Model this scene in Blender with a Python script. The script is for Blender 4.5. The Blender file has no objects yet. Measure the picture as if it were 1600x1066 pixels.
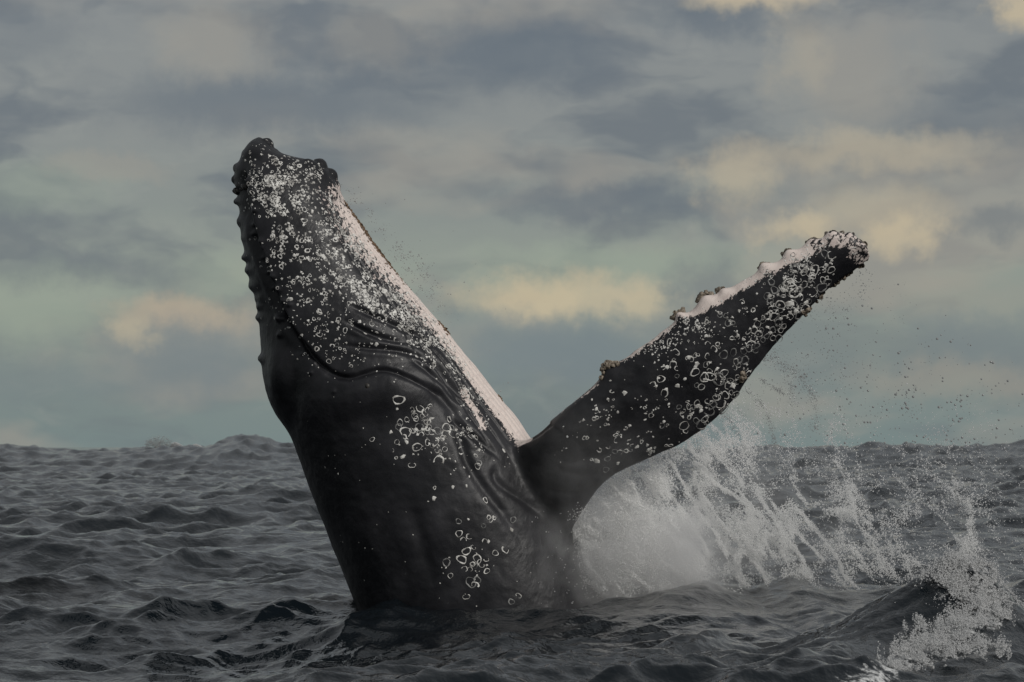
import bpy, bmesh, math, random
import numpy as np
from mathutils import Vector, Matrix
from mathutils.bvhtree import BVHTree

sc = bpy.context.scene
COL = sc.collection
rng = np.random.default_rng(7)
random.seed(7)

# ------------------------------------------------------------------ camera
FPX = 5333.0            # focal length in photograph pixels (1600 px = 36 mm)
H = 2.0                 # eye height above mean sea level
HORIZON = 698.0         # photograph row of the true horizon
PITCH = math.atan((HORIZON - 533.0) / FPX)
cam_data = bpy.data.cameras.new("camera")
cam_data.sensor_width = 36.0
cam_data.lens = FPX / 1600.0 * 36.0
cam_data.clip_end = 20000.0
cam_data.clip_start = 0.1
cam_data.dof.use_dof = True
cam_data.dof.focus_distance = 39.0
cam_data.dof.aperture_fstop = 8.0
cam = bpy.data.objects.new("camera", cam_data)
COL.objects.link(cam)
cam.location = (0, 0, H)
cam.rotation_euler = (math.radians(90) + PITCH, 0, 0)
sc.camera = cam

# ------------------------------------------------------------------ world, sun, exposure
SUN_EL, SUN_AZ = math.radians(34), math.radians(140)      # azimuth clockwise from +Y
SUN_DIR = Vector((math.sin(SUN_AZ) * math.cos(SUN_EL), math.cos(SUN_AZ) * math.cos(SUN_EL), math.sin(SUN_EL)))
sun_data = bpy.data.lights.new("sun", 'SUN')
sun_data.energy = 1.5
sun_data.angle = math.radians(14)
sun_data.color = (1.0, 0.965, 0.92)
sun = bpy.data.objects.new("sun", sun_data)
COL.objects.link(sun)
sun.location = (20, -20, 40)
sun.rotation_euler = (-SUN_DIR).to_track_quat('-Z', 'Y').to_euler()

sc.view_settings.view_transform = 'Standard'
sc.view_settings.look = 'None'
sc.view_settings.gamma = 1.0
sc.view_settings.exposure = 0.4
sc.view_settings.use_curve_mapping = False
sc.cycles.use_denoising = True
sc.cycles.max_bounces = 7
sc.cycles.diffuse_bounces = 3
sc.cycles.glossy_bounces = 3
sc.cycles.transparent_max_bounces = 16


def lin(r, g, b):
    f = lambda c: (c / 255 / 12.92) if c / 255 <= 0.04045 else ((c / 255 + 0.055) / 1.055) ** 2.4
    return (f(r), f(g), f(b), 1.0)


class NT:
    """small helper to wire shader nodes"""
    def __init__(self, tree):
        self.t = tree
        tree.nodes.clear()

    def n(self, kind, **kw):
        nd = self.t.nodes.new(kind)
        for k, v in kw.items():
            setattr(nd, k, v)
        return nd

    def link(self, a, b):
        self.t.links.new(a, b)

    def put(self, sock, v):
        if hasattr(v, 'is_output'):
            self.link(v, sock)
        else:
            sock.default_value = v

    def math(self, op, a, b=0.0, c=None, clamp=False):
        nd = self.n('ShaderNodeMath', operation=op, use_clamp=clamp)
        self.put(nd.inputs[0], a)
        self.put(nd.inputs[1], b)
        if c is not None:
            self.put(nd.inputs[2], c)
        return nd.outputs[0]

    def vec(self, op, a, b=None):
        nd = self.n('ShaderNodeVectorMath', operation=op)
        self.put(nd.inputs[0], a)
        if b is not None:
            self.put(nd.inputs[1], b)
        return nd.outputs['Value'] if op in ('LENGTH', 'DOT_PRODUCT', 'DISTANCE') else nd.outputs['Vector']

    def ramp(self, v, lo, hi, a=0.0, b=1.0):
        nd = self.n('ShaderNodeMapRange', interpolation_type='SMOOTHSTEP')
        self.put(nd.inputs['Value'], v)
        nd.inputs['From Min'].default_value = lo
        nd.inputs['From Max'].default_value = hi
        nd.inputs['To Min'].default_value = a
        nd.inputs['To Max'].default_value = b
        return nd.outputs['Result']

    def mix(self, f, a, b):
        nd = self.n('ShaderNodeMix', data_type='RGBA')
        self.put(nd.inputs['Factor'], f)
        self.put(nd.inputs['A'] if False else nd.inputs[6], a)
        self.put(nd.inputs[7], b)
        return nd.outputs[2]

    def noise(self, vec, scale, detail=4.0, rough=0.55, color=False, dist=0.0):
        nd = self.n('ShaderNodeTexNoise')
        self.put(nd.inputs['Vector'], vec)
        nd.inputs['Scale'].default_value = scale
        nd.inputs['Detail'].default_value = detail
        nd.inputs['Roughness'].default_value = rough
        nd.inputs['Distortion'].default_value = dist
        return nd.outputs['Color' if color else 'Fac']


def build_world():
    w = bpy.data.worlds.new("World")
    sc.world = w
    w.use_nodes = True
    w.cycles.sampling_method = 'MANUAL'
    w.cycles.sample_map_resolution = 256
    g = NT(w.node_tree)
    tc = g.n('ShaderNodeTexCoord')
    d = g.vec('NORMALIZE', tc.outputs['Generated'])
    S = FPX / 100.0
    p = g.vec('MULTIPLY', d, (S, S, S))                       # one unit = about 1.07 degrees
    warp = g.vec('SUBTRACT', g.noise(g.vec('MULTIPLY', p, (0.5, 0.5, 1.0)), 1.0, 3, 0.55, True), (0.5, 0.5, 0.5))
    q = g.vec('ADD', p, g.vec('MULTIPLY', warp, (2.2, 2.2, 0.9)))
    warp2 = g.vec('SUBTRACT', g.noise(p, 1.3, 4, 0.6, True), (0.5, 0.5, 0.5))
    qb = g.vec('ADD', p, g.vec('MULTIPLY', warp2, (1.7, 1.7, 0.95)))
    sep = g.n('ShaderNodeSeparateXYZ')
    g.link(q, sep.inputs[0])
    v = sep.outputs['Z']
    # overcast base: teal haze at the horizon, greenish thin cloud above it, neutral grey higher
    cr = g.n('ShaderNodeValToRGB')
    g.link(g.math('DIVIDE', v, 10.0, clamp=True), cr.inputs[0])
    e = cr.color_ramp.elements
    e[0].position, e[0].color = 0.0, lin(113, 128, 128)
    e[1].position, e[1].color = 1.0, lin(131, 133, 134)
    for pos, c in ((0.10, lin(117, 129, 128)), (0.2, lin(131, 140, 134)), (0.28, lin(137, 144, 136)), (0.36, lin(129, 135, 132)), (0.5, lin(131, 134, 133))):
        k = e.new(pos)
        k.color = c
    col = cr.outputs[0]
    n1 = g.noise(g.vec('MULTIPLY', q, (0.30, 0.30, 0.85)), 1.0, 4, 0.52)
    n2 = g.noise(g.vec('ADD', g.vec('MULTIPLY', q, (0.22, 0.22, 0.60)), (13.1, 4.7, 8.3)), 1.0, 3, 0.5)
    n3 = g.noise(g.vec('MULTIPLY', q, (0.9, 0.9, 1.9)), 1.0, 4, 0.55)
    high = g.ramp(v, 1.0, 4.0)
    col = g.mix(g.math('MULTIPLY', g.ramp(n1, 0.44, 0.62), g.math('MULTIPLY_ADD', high, 0.45, 0.35)), col, lin(97, 104, 112))
    col = g.mix(g.math('MULTIPLY', g.ramp(n2, 0.48, 0.66), 0.6), col, lin(152, 147, 138))
    col = g.mix(g.math('MULTIPLY', g.ramp(n3, 0.50, 0.75), 0.22), col, lin(150, 152, 146))
    dark, green, warm, cream = lin(96, 104, 113), lin(146, 157, 141), lin(150, 144, 134), lin(199, 182, 150)
    blobs = [  # photograph column, row, half width, half height (100 px), strength, colour
        (430, 165, 3.6, .75, .75, dark), (820, 90, 2.0, .8, .8, dark), (960, 318, 2.8, .42, .7, dark), (80, 420, 2.2, .4, .6, dark),
        (1110, 35, 1.3, .45, .75, dark), (1530, 190, 2.4, .7, .55, dark), (1570, 355, 1.2, .35, .55, dark), (60, 60, 1.2, .7, .35, dark),
        (60, 480, 2.2, .8, .5, green), (960, 415, 3.4, .5, .5, green), (430, 440, 2.2, .6, .5, green), (60, 300, 1.6, .6, .35, green),
        (1500, 590, 2.2, .45, .5, warm), (340, 70, 1.3, .8, .5, warm), (1330, 120, 1.4, 1.2, .5, warm), (580, 60, 1.2, .7, .35, warm), (1300, 260, 3.0, .55, .45, warm),
        (180, 270, 1.3, .3, .4, warm), (1480, 470, 1.6, .6, .35, warm),
        (850, 462, 1.7, .5, .72, cream), (1000, 470, .8, .42, .55, cream), (285, 488, 1.3, .38, .5, lin(188, 168, 142)), (215, 525, .5, .33, .55, cream),
        (1190, 0, 1.4, .36, .7, cream), (1245, 358, .9, .34, .6, cream), (1410, 372, .8, .45, .6, cream), (1150, 278, .8, .6, .4, cream),
        (1350, 238, 2.6, .4, .3, cream), (1590, 15, .6, .5, .7, cream), (1240, 90, .7, .9, .2, cream), (1370, 330, 1.4, .5, .3, cream),
        (870, 545, 2.6, .75, .85, lin(110, 122, 128)), (300, 565, 1.7, .85, .75, lin(108, 120, 126)), (1120, 450, 1.0, .7, .55, dark), (1540, 535, 1.7, .55, .7, lin(112, 122, 126)),
        (410, 470, .9, .3, .45, dark), (80, 600, 2.0, .5, .5, lin(110, 122, 126)),
    ]
    for px, py, ru, rv, st, c in blobs:
        u, vv = (px - 800) / 100, (HORIZON - py) / 100
        yy = math.sqrt(max(S * S - u * u - vv * vv, 1))
        diff = g.vec('SUBTRACT', qb, (u, yy, vv))
        ln = g.vec('LENGTH', g.vec('MULTIPLY', diff, (1 / ru, 0.25, 1 / rv)))
        col = g.mix(g.math('MULTIPLY', g.ramp(ln, 0.18, 1.12, 1.0, 0.0), st), col, c)
    sky = g.n('ShaderNodeTexSky', sky_type='NISHITA')
    sky.sun_disc = False
    sky.sun_elevation = SUN_EL
    sky.sun_rotation = SUN_AZ
    b1 = g.n('ShaderNodeBackground')
    g.link(sky.outputs[0], b1.inputs['Color'])
    b1.inputs['Strength'].default_value = 0.06
    b2 = g.n('ShaderNodeBackground')
    g.link(col, b2.inputs['Color'])
    b2.inputs['Strength'].default_value = 0.82
    mx = g.n('ShaderNodeMixShader')
    mx.inputs[0].default_value = 0.93                           # cloud cover
    g.link(b1.outputs[0], mx.inputs[1])
    g.link(b2.outputs[0], mx.inputs[2])
    out = g.n('ShaderNodeOutputWorld')
    g.link(mx.outputs[0], out.inputs['Surface'])


build_world()

# ------------------------------------------------------------------ helpers
CP, SP = math.cos(PITCH), math.sin(PITCH)


def at(px, py, Y):
    """point of the world at depth Y that the photograph shows at (px, py); arrays allowed"""
    px, py, Y = np.broadcast_arrays(np.asarray(px, float), np.asarray(py, float), np.asarray(Y, float))
    a, b = (px - 800) / FPX, (533 - py) / FPX
    dy, dz = CP - SP * b, SP + CP * b
    t = Y / dy
    return np.stack([a * t, Y, H + dz * t], -1)


def to_px(co):
    X, Y, Z = co[:, 0], co[:, 1], co[:, 2] - H
    f = CP * Y + SP * Z
    return 800 + FPX * X / f, 533 - FPX * (CP * Z - SP * Y) / f


def sstep(x, a, b):
    t = np.clip((x - a) / (b - a), 0, 1)
    return t * t * (3 - 2 * t)


_perm = np.random.default_rng(3).permutation(256).astype(np.int32)
_perm = np.concatenate([_perm, _perm, _perm])
_grad = np.random.default_rng(4).normal(size=(256, 3)).astype(np.float32)
_grad /= np.linalg.norm(_grad, axis=1, keepdims=True)


def noise3(x, y, z):
    x, y, z = np.broadcast_arrays(*[np.asarray(v, np.float32) for v in (x, y, z)])
    xi, yi, zi = [np.floor(v).astype(np.int32) for v in (x, y, z)]
    xf, yf, zf = x - xi, y - yi, z - zi
    u, v, w = [t * t * t * (t * (t * 6 - 15) + 10) for t in (xf, yf, zf)]
    xi, yi, zi = xi & 255, yi & 255, zi & 255
    out = 0
    for i in (0, 1):
        for j in (0, 1):
            for k in (0, 1):
                h = _perm[_perm[_perm[xi + i] + ((yi + j) & 255)] + ((zi + k) & 255)]
                gr = _grad[h]
                dot = gr[..., 0] * (xf - i) + gr[..., 1] * (yf - j) + gr[..., 2] * (zf - k)
                out = out + dot * (u if i else 1 - u) * (v if j else 1 - v) * (w if k else 1 - w)
    return out * 1.4


def fbm(x, y, z, o=4, gain=0.5):
    s, a, f = 0, 1.0, 1.0
    for i in range(o):
        s = s + a * noise3(np.asarray(x) * f + 17.3 * i, np.asarray(y) * f + 5.1 * i, np.asarray(z) * f)
        a *= gain
        f *= 2.03
    return s


def smooth_curve(pts, grid, sigma=0.0):
    pts = np.array(pts, float)
    v = np.interp(grid, pts[:, 0], pts[:, 1])
    if sigma > 0:
        step = grid[1] - grid[0]
        r = int(3 * sigma / step) + 1
        k = np.exp(-0.5 * (np.arange(-r, r + 1) * step / sigma) ** 2)
        k /= k.sum()
        v = np.convolve(np.pad(v, r, mode='reflect', reflect_type='odd'), k, mode='valid')
    return v


def dist_poly(px, py, poly, reach=None):
    """distance to a polyline in the side view, signed by side, and 0..1 place along it"""
    poly = np.array(poly, float)
    if reach is not None:
        out = np.full(px.shape, 1e3), np.zeros(px.shape), np.zeros(px.shape)
        lo, hi = poly.min(0) - reach, poly.max(0) + reach
        m = np.nonzero((px > lo[0]) & (px < hi[0]) & (py > lo[1]) & (py < hi[1]))[0]
        for o, v in zip(out, dist_poly(px[m], py[m], poly[::2] if len(poly) > 24 else poly)):
            o[m] = v
        return out
    best = np.full(px.shape, 1e9)
    sgn = np.zeros(px.shape)
    tt = np.zeros(px.shape)
    seg = np.linalg.norm(np.diff(poly, axis=0), axis=1)
    tot = seg.sum()
    acc = 0
    for (x0, y0), (x1, y1), L in zip(poly[:-1], poly[1:], seg):
        ux, uy = (x1 - x0) / L, (y1 - y0) / L
        s = np.clip((px - x0) * ux + (py - y0) * uy, 0, L)
        dx, dy = px - x0 - s * ux, py - y0 - s * uy
        d = np.hypot(dx, dy)
        m = d < best
        best[m] = d[m]
        sgn[m] = np.sign((px - x0) * uy - (py - y0) * ux)[m]     # + on the right-hand (ventral) side going down
        tt[m] = ((acc + s) / tot)[m]
        acc += L
    return best, sgn, tt


def resample(poly, n=60):
    """Catmull-Rom through the traced points"""
    P = np.array(poly, float)
    P = np.vstack([2 * P[0] - P[1], P, 2 * P[-1] - P[-2]])
    out = []
    m = max(2, n // (len(poly) - 1))
    for i in range(1, len(P) - 2):
        for t in np.linspace(0, 1, m, endpoint=False):
            p0, p1, p2, p3 = P[i - 1:i + 3]
            out.append(0.5 * (2 * p1 + (p2 - p0) * t + (2 * p0 - 5 * p1 + 4 * p2 - p3) * t * t + (3 * p1 - p0 - 3 * p2 + p3) * t ** 3))
    out.append(P[-2])
    return np.array(out)


def mesh_from(name, verts, faces, smooth=True):
    me = bpy.data.meshes.new(name)
    verts = np.asarray(verts, np.float32)
    faces = np.asarray(faces, np.int32)
    k = faces.shape[1]
    me.vertices.add(len(verts))
    me.vertices.foreach_set('co', verts.ravel())
    me.loops.add(faces.size)
    me.loops.foreach_set('vertex_index', faces.ravel())
    me.polygons.add(len(faces))
    me.polygons.foreach_set('loop_start', np.arange(0, faces.size, k, dtype=np.int32))
    me.polygons.foreach_set('loop_total', np.full(len(faces), k, np.int32))
    me.update(calc_edges=True)
    if smooth:
        me.polygons.foreach_set('use_smooth', np.ones(len(faces), bool))
    return me


def grid_faces(nr, nc, wrap):
    i, j = np.meshgrid(np.arange(nr - 1), np.arange(nc if wrap else nc - 1), indexing='ij')
    j2 = (j + 1) % nc
    return np.stack([i * nc + j, i * nc + j2, (i + 1) * nc + j2, (i + 1) * nc + j], -1).reshape(-1, 4)


def add_obj(name, me, mat=None, parent=None, **props):
    o = bpy.data.objects.new(name, me)
    COL.objects.link(o)
    if mat and me is not None:
        if not me.materials:
            me.materials.append(mat)
    if parent:
        o.parent = parent
    for k, v in props.items():
        o[k] = v
    return o


def attr(me, name, vals):
    a = me.attributes.new(name, 'FLOAT', 'POINT')
    a.data.foreach_set('value', np.asarray(vals, np.float32))


def material(name):
    m = bpy.data.materials.new(name)
    m.use_nodes = True
    g = NT(m.node_tree)
    out = g.n('ShaderNodeOutputMaterial')
    bs = g.n('ShaderNodeBsdfPrincipled')
    g.link(bs.outputs[0], out.inputs['Surface'])
    return m, g, bs, out


def attr_node(g, name):
    a = g.n('ShaderNodeAttribute')
    a.attribute_name = name
    return a.outputs['Fac']


def bump(g, h, strength, dist, bs, prev=None):
    b = g.n('ShaderNodeBump')
    b.inputs['Strength'].default_value = strength
    b.inputs['Distance'].default_value = dist
    g.link(h, b.inputs['Height'])
    if prev is not None:
        g.link(prev, b.inputs['Normal'])
    if bs is not None:
        g.link(b.outputs[0], bs.inputs['Normal'])
    return b.outputs[0]


# ------------------------------------------------------------------ materials
def mat_sea():
    m, g, bs, out = material("sea_water")
    tc = g.n('ShaderNodeTexCoord')
    P = tc.outputs['Object']
    foam = attr_node(g, 'foam')
    fn = g.noise(P, 12.0, 6, 0.7)
    fm = g.ramp(g.math('ADD', foam, g.math('MULTIPLY', g.math('SUBTRACT', fn, 0.5), 1.6)), 0.42, 0.75)
    g.link(g.mix(fm, (0.0055, 0.0085, 0.0115, 1), (0.62, 0.63, 0.63, 1)), bs.inputs['Base Color'])
    g.put(bs.inputs['Roughness'], g.math('MULTIPLY_ADD', fm, 0.6, 0.07))
    bs.inputs['IOR'].default_value = 1.36
    r1 = g.noise(g.vec('MULTIPLY', P, (1.0, 0.55, 1.0)), 5.0, 4, 0.55)
    r2 = g.noise(g.vec('MULTIPLY', P, (1.0, 0.6, 1.0)), 19.0, 3, 0.5)
    b1 = bump(g, r1, 0.8, 0.05, None)
    b2 = bump(g, r2, 0.45, 0.012, None, b1)
    bump(g, fn, 0.8, 0.05, bs, b2) if False else g.link(b2, bs.inputs['Normal'])
    return m


def mat_skin():
    m, g, bs, out = material("whale_skin")
    tc = g.n('ShaderNodeTexCoord')
    P = tc.outputs['Object']
    # axis-aligned stretch: streaks run along the body
    rot = g.n('ShaderNodeVectorRotate', rotation_type='Y_AXIS')
    g.link(P, rot.inputs['Vector'])
    rot.inputs['Angle'].default_value = math.radians(-33)
    A = rot.outputs[0]
    streak = g.noise(g.vec('MULTIPLY', A, (1.0, 1.0, 0.16)), 22.0, 5, 0.65)
    fine = g.noise(P, 30.0, 5, 0.6)
    big = g.noise(P, 2.2, 5, 0.55)
    white = attr_node(g, 'white')
    wm = g.ramp(g.math('ADD', white, g.math('ADD', g.math('MULTIPLY', g.math('SUBTRACT', streak, 0.5), 1.1),
                                             g.math('MULTIPLY', g.math('SUBTRACT', fine, 0.5), 1.0))), 0.47, 0.60)
    black = g.mix(g.ramp(big, 0.4, 0.75), (0.011, 0.0112, 0.0135, 1), (0.028, 0.028, 0.032, 1))
    hazy = attr_node(g, 'hazy')
    black = g.mix(g.math('MULTIPLY', hazy, 0.55), black, (0.045, 0.045, 0.045, 1))  # lighter grey painted into the skin where mist veils it
    # thin pale scratches
    vs = g.n('ShaderNodeTexWave')
    scr = g.noise(g.vec('MULTIPLY', A, (1.0, 1.0, 0.05)), 60.0, 2, 0.5)
    sm = g.math('MULTIPLY', g.ramp(scr, 0.72, 0.78), g.ramp(big, 0.5, 0.62))
    black = g.mix(g.math('MULTIPLY', sm, 0.25), black, (0.25, 0.25, 0.25, 1))
    pink = g.mix(g.ramp(streak, 0.45, 0.75), (0.74, 0.65, 0.60, 1), (0.58, 0.49, 0.455, 1))
    col = g.mix(wm, black, pink)
    g.link(col, bs.inputs['Base Color'])
    g.put(bs.inputs['Roughness'], g.math('MULTIPLY_ADD', wm, 0.12, g.math('MULTIPLY_ADD', big, 0.2, 0.36)))
    bs.inputs['Specular IOR Level'].default_value = 0.36
    b1 = bump(g, streak, 0.35, 0.012, None)
    b2 = bump(g, fine, 0.30, 0.008, bs, b1)
    return m


def mat_plain(name, c1, c2, rough=0.6, scale=30, bumpd=0.004):
    m, g, bs, out = material(name)
    tc = g.n('ShaderNodeTexCoord')
    oi = g.n('ShaderNodeObjectInfo')
    geo = g.n('ShaderNodeNewGeometry')
    n = g.noise(geo.outputs['Position'], scale, 4, 0.6)
    g.link(g.mix(g.ramp(n, 0.35, 0.68), c1, c2), bs.inputs['Base Color'])
    bs.inputs['Roughness'].default_value = rough
    bump(g, n, 0.5, bumpd, bs)
    return m


def mat_spray(name, col, transl=0.4, rough=0.5):
    m, g, bs, out = material(name)
    bs.inputs['Base Color'].default_value = col
    bs.inputs['Roughness'].default_value = rough
    tr = g.n('ShaderNodeBsdfTranslucent')
    tr.inputs['Color'].default_value = col
    mx = g.n('ShaderNodeMixShader')
    mx.inputs[0].default_value = transl
    g.link(bs.outputs[0], mx.inputs[1])
    g.link(tr.outputs[0], mx.inputs[2])
    g.link(mx.outputs[0], out.inputs['Surface'])
    return m


M_SEA, M_SKIN = mat_sea(), mat_skin()
M_SCAR = mat_plain("barnacle_white", (0.80, 0.79, 0.75, 1), (0.30, 0.29, 0.27, 1), 0.6, 14)
M_FAINT = mat_plain("barnacle_scar_faint", (0.30, 0.30, 0.29, 1), (0.07, 0.07, 0.07, 1), 0.5, 14)
M_BARN = mat_plain("barnacle_brown", (0.10, 0.078, 0.055, 1), (0.34, 0.29, 0.23, 1), 0.7, 40)
M_DARKB = mat_plain("barnacle_dark", (0.016, 0.015, 0.014, 1), (0.07, 0.06, 0.05, 1), 0.5, 40)
M_SPRAY = mat_spray("spray_white", (0.95, 0.95, 0.94, 1), 0.5)
M_DROP = mat_spray("water_droplet", (0.40, 0.41, 0.41, 1), 0.35, 0.15)
M_FOAM = mat_spray("foam_white", (0.58, 0.585, 0.585, 1), 0.3)

# ------------------------------------------------------------------ sea
def build_sea():
    th = np.radians(np.linspace(-10.6, 10.6, 660))
    outer = np.radians(10.6) + np.cumsum(np.geomspace(0.0012, 0.16, 46))
    outer = outer[0] - 0.0012 + (outer - outer[0] + 0.0012) * (math.pi - np.radians(10.6)) / (outer[-1] - outer[0] + 0.0012)
    th = np.concatenate([-outer[::-1], th, outer[:-1]])
    r = np.concatenate([np.geomspace(1.5, 21, 30)[:-1], np.geomspace(21, 62, 440)[:-1], np.geomspace(62, 340, 500)[:-1], np.geomspace(340, 9000, 70)])
    R, T = np.meshgrid(r, th, indexing='ij')
    dr = np.gradient(r)[:, None] * np.ones_like(T)
    dt = np.abs(np.gradient(th))[None, :] * R
    hx, hy = np.abs(np.sin(T)), np.abs(np.cos(T))
    X, Y = (R * np.sin(T)).astype(np.float32), (R * np.cos(T)).astype(np.float32)
    Z, DX, DY = np.zeros_like(X), np.zeros_like(X), np.zeros_like(X)
    wr = np.random.default_rng(21)
    lam = np.geomspace(0.22, 34, 150) * wr.uniform(0.95, 1.05, 150)
    main = math.radians(-50)                      # waves run to the right and a little towards the boat
    # gustiness: patches of calmer and rougher water
    gust = (0.85 + 0.45 * fbm(X / 6.0, Y / 9.0, 0.0, 2)).astype(np.float32)
    boost = (1 + 0.75 * sstep(R, 45, 110)) * (1 - 0.5 * np.exp(-((X - 2.7) / 2.6) ** 2 - ((Y - 36.0) / 4.5) ** 2)).astype(np.float32)      # rougher water outside the whale's slick
    for L in lam:
        k = 2 * math.pi / L
        spread = 0.35 if L > 6 else (0.42 if L > 1.2 else 0.6)
        a = main + wr.normal(0, spread) + (0.35 if L < 3 else 0.0)
        amp = (0.0098 * min(L, 1.3) if L < 2.5 else 0.0125) * (1.6 if L > 6 else 1.0)
        amp *= wr.uniform(0.6, 1.4)
        cr, cl = np.abs(math.cos(a) * np.sin(T) + math.sin(a) * np.cos(T)), np.abs(math.cos(a) * np.cos(T) - math.sin(a) * np.sin(T))
        w = sstep(L / np.maximum(cr * dr, cl * dt), 2.0, 4.5).astype(np.float32)
        if w.max() == 0:
            continue
        w = w * amp
        if L < 8:
            w = w * gust
        if 1.0 < L < 9:
            w = w * boost
        cx, cy = math.cos(a), math.sin(a)
        ph = (k * (cx * X + cy * Y) + wr.uniform(0, 6.283)).astype(np.float32)
        s, c = np.sin(ph), np.cos(ph)
        Z += w * c
        q = 0.85 if L > 0.6 else 0.6
        DX -= q * w * cx * s
        DY -= q * w * cy * s
    fade = (1 - sstep(R, 1500, 5000)).astype(np.float32)
    Z *= fade
    hump = np.zeros_like(Z)

    # swell in front of the splash, lifting towards the right; its crest bends away from the boat
    def crest_y(px):
        return 37.3 + 4.6 * sstep(px, 960, 1250)

    rp = np.array([(300, 984), (420, 982), (480, 972), (570, 955), (660, 949), (800, 938), (940, 924), (1040, 905), (1110, 899), (1180, 906), (1235, 886), (1275, 897), (1350, 897), (1480, 892), (1620, 888), (1900, 900), (2400, 960)], float)
    W = at(rp[:, 0], rp[:, 1], crest_y(rp[:, 0]))
    A = np.maximum(np.interp(X, W[:, 0], W[:, 2], left=0, right=0), 0)
    cy = np.interp(X, W[:, 0], crest_y(rp[:, 0]))
    dd = Y - cy
    hump += (A * np.exp(-(dd / np.where(dd < 0, 9.0, 2.2)) ** 2)).astype(np.float32)
    # darker crest crossing the water on the left
    rp = np.array([(-400, 850), (-100, 846), (40, 852), (130, 868), (200, 872), (260, 890), (380, 905), (480, 925)], float)
    W = at(rp[:, 0], rp[:, 1], 56.0)
    A = np.maximum(np.interp(X, W[:, 0], W[:, 2], left=0, right=0), 0)
    dd = Y - (56.0 + 0.3 * fbm(X / 2.0, 0 * X, 3.0, 2))
    hump += (A * np.exp(-(dd / np.where(dd < 0, 1.3, 4.0)) ** 2)).astype(np.float32)
    # a long swell crest, far off, that makes the ragged horizon
    lat = 0.30 * fbm(X / 9.0, 0.0 * X + 3.0, 0.5, 4, 0.6) + 0.16 * fbm(X / 2.2, Y / 14.0, 2.5, 3, 0.6)
    for px, py, wx in ((395, 683, 44), (250, 696, 45), (10, 691, 60), (1605, 686, 40), (1210, 696, 60), (1395, 698, 70)):
        c = at(px, py, 285.0)
        lat = lat + (c[2] - 1.85) * np.exp(-((X - c[0]) / (wx * 285 / FPX)) ** 2)
    hump += ((1.72 + lat) * np.exp(-((Y - 285.0) / 34.0) ** 2)).astype(np.float32)
    far2 = 0.28 * (0.6 + fbm(X / 14.0, Y / 30.0, 7.0, 3)) * np.exp(-((Y - 190.0) / 60.0) ** 2)
    hump += far2.astype(np.float32)
    # steep breaking wave at the lower right
    y0 = 30.0
    cpts = np.array([(900, 1100), (1010, 1075), (1100, 1052), (1200, 1012), (1300, 970), (1400, 924), (1450, 902), (1500, 892), (1545, 906), (1580, 945), (1605, 985), (1680, 1030), (1800, 1060)], float)
    W = at(cpts[:, 0], cpts[:, 1], y0)
    base = at(1300, 1066, 29.0)[2]
    A = np.interp(X, W[:, 0], W[:, 2], left=0, right=0.0).astype(np.float32)
    dd = Y - (y0 + 0.25 * (X - W[7, 0]))
    prof = np.where(dd < 0, np.exp(-(np.abs(dd) / 0.85) ** 1.4), np.exp(-(dd / 1.5) ** 2))
    brk = np.maximum(A - hump, 0) * prof
    Z = Z * (1 - 0.75 * np.clip(brk / 0.5, 0, 1))
    st = fbm((X + 0.55 * Y) * 0.6, (X * 0.5 - Y) * 5.0, 0.3, 3)
    hump += brk.astype(np.float32) + (0.05 * st * np.clip(brk / 0.3, 0, 1)).astype(np.float32)
    Z += hump
    DX *= fade * (1 - 0.7 * np.clip(brk / 0.5, 0, 1))
    DY *= fade * (1 - 0.7 * np.clip(brk / 0.5, 0, 1))
    co = np.stack([X + DX, Y + DY, Z], -1).reshape(-1, 3)
    # foam where the surface is pinched at crests, and on the breaker
    nr, nc = X.shape
    px, py = to_px(np.stack([X + DX, Y + DY, Z], -1).reshape(-1, 3))
    front = (co[:, 1] > 20)
    foam = np.zeros(len(co))
    d1, _, _ = dist_poly(px, py, [(1485, 912), (1540, 935), (1545, 965), (1480, 985), (1430, 1015), (1380, 1050), (1330, 1080)], 80)
    near = front & (co[:, 1] < 34.5)
    foam = np.where(near, np.clip(1.0 - d1 / 60, 0, 1) * 0.62, 0)
    faces = grid_faces(nr, nc, True)
    # centre fan under the boat
    cidx = len(co)
    co = np.vstack([co, [[0, 0, 0]]])
    foam = np.append(foam, 0)
    tri = np.stack([np.full(nc, cidx), (np.arange(nc) + 1) % nc, np.arange(nc)], -1)
    me = mesh_from("sea", co, faces)
    attr(me, 'foam', foam)
    o = add_obj("sea", me, M_SEA, kind='structure', label='dark grey choppy open sea with steep wind waves', category='sea')
    return o, co, faces


sea, sea_co, sea_faces = build_sea()
yy = sea_co[sea_faces[:, 0], 1]
near_faces = sea_faces[(yy > 26) & (yy < 45) & (np.abs(sea_co[sea_faces[:, 0], 0]) < 0.19 * yy)]
sea_bvh = BVHTree.FromPolygons(sea_co.tolist(), near_faces.tolist())


def sea_hit(px, py):
    p = Vector(at(px, py, 30.0))
    o = Vector((0, 0, H))
    hit = sea_bvh.ray_cast(o, (p - o).normalized())
    return hit[0], hit[1]


# ------------------------------------------------------------------ whale
YC = 40.0
PXM = YC / FPX                                    # metres per photograph pixel at the whale

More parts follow.
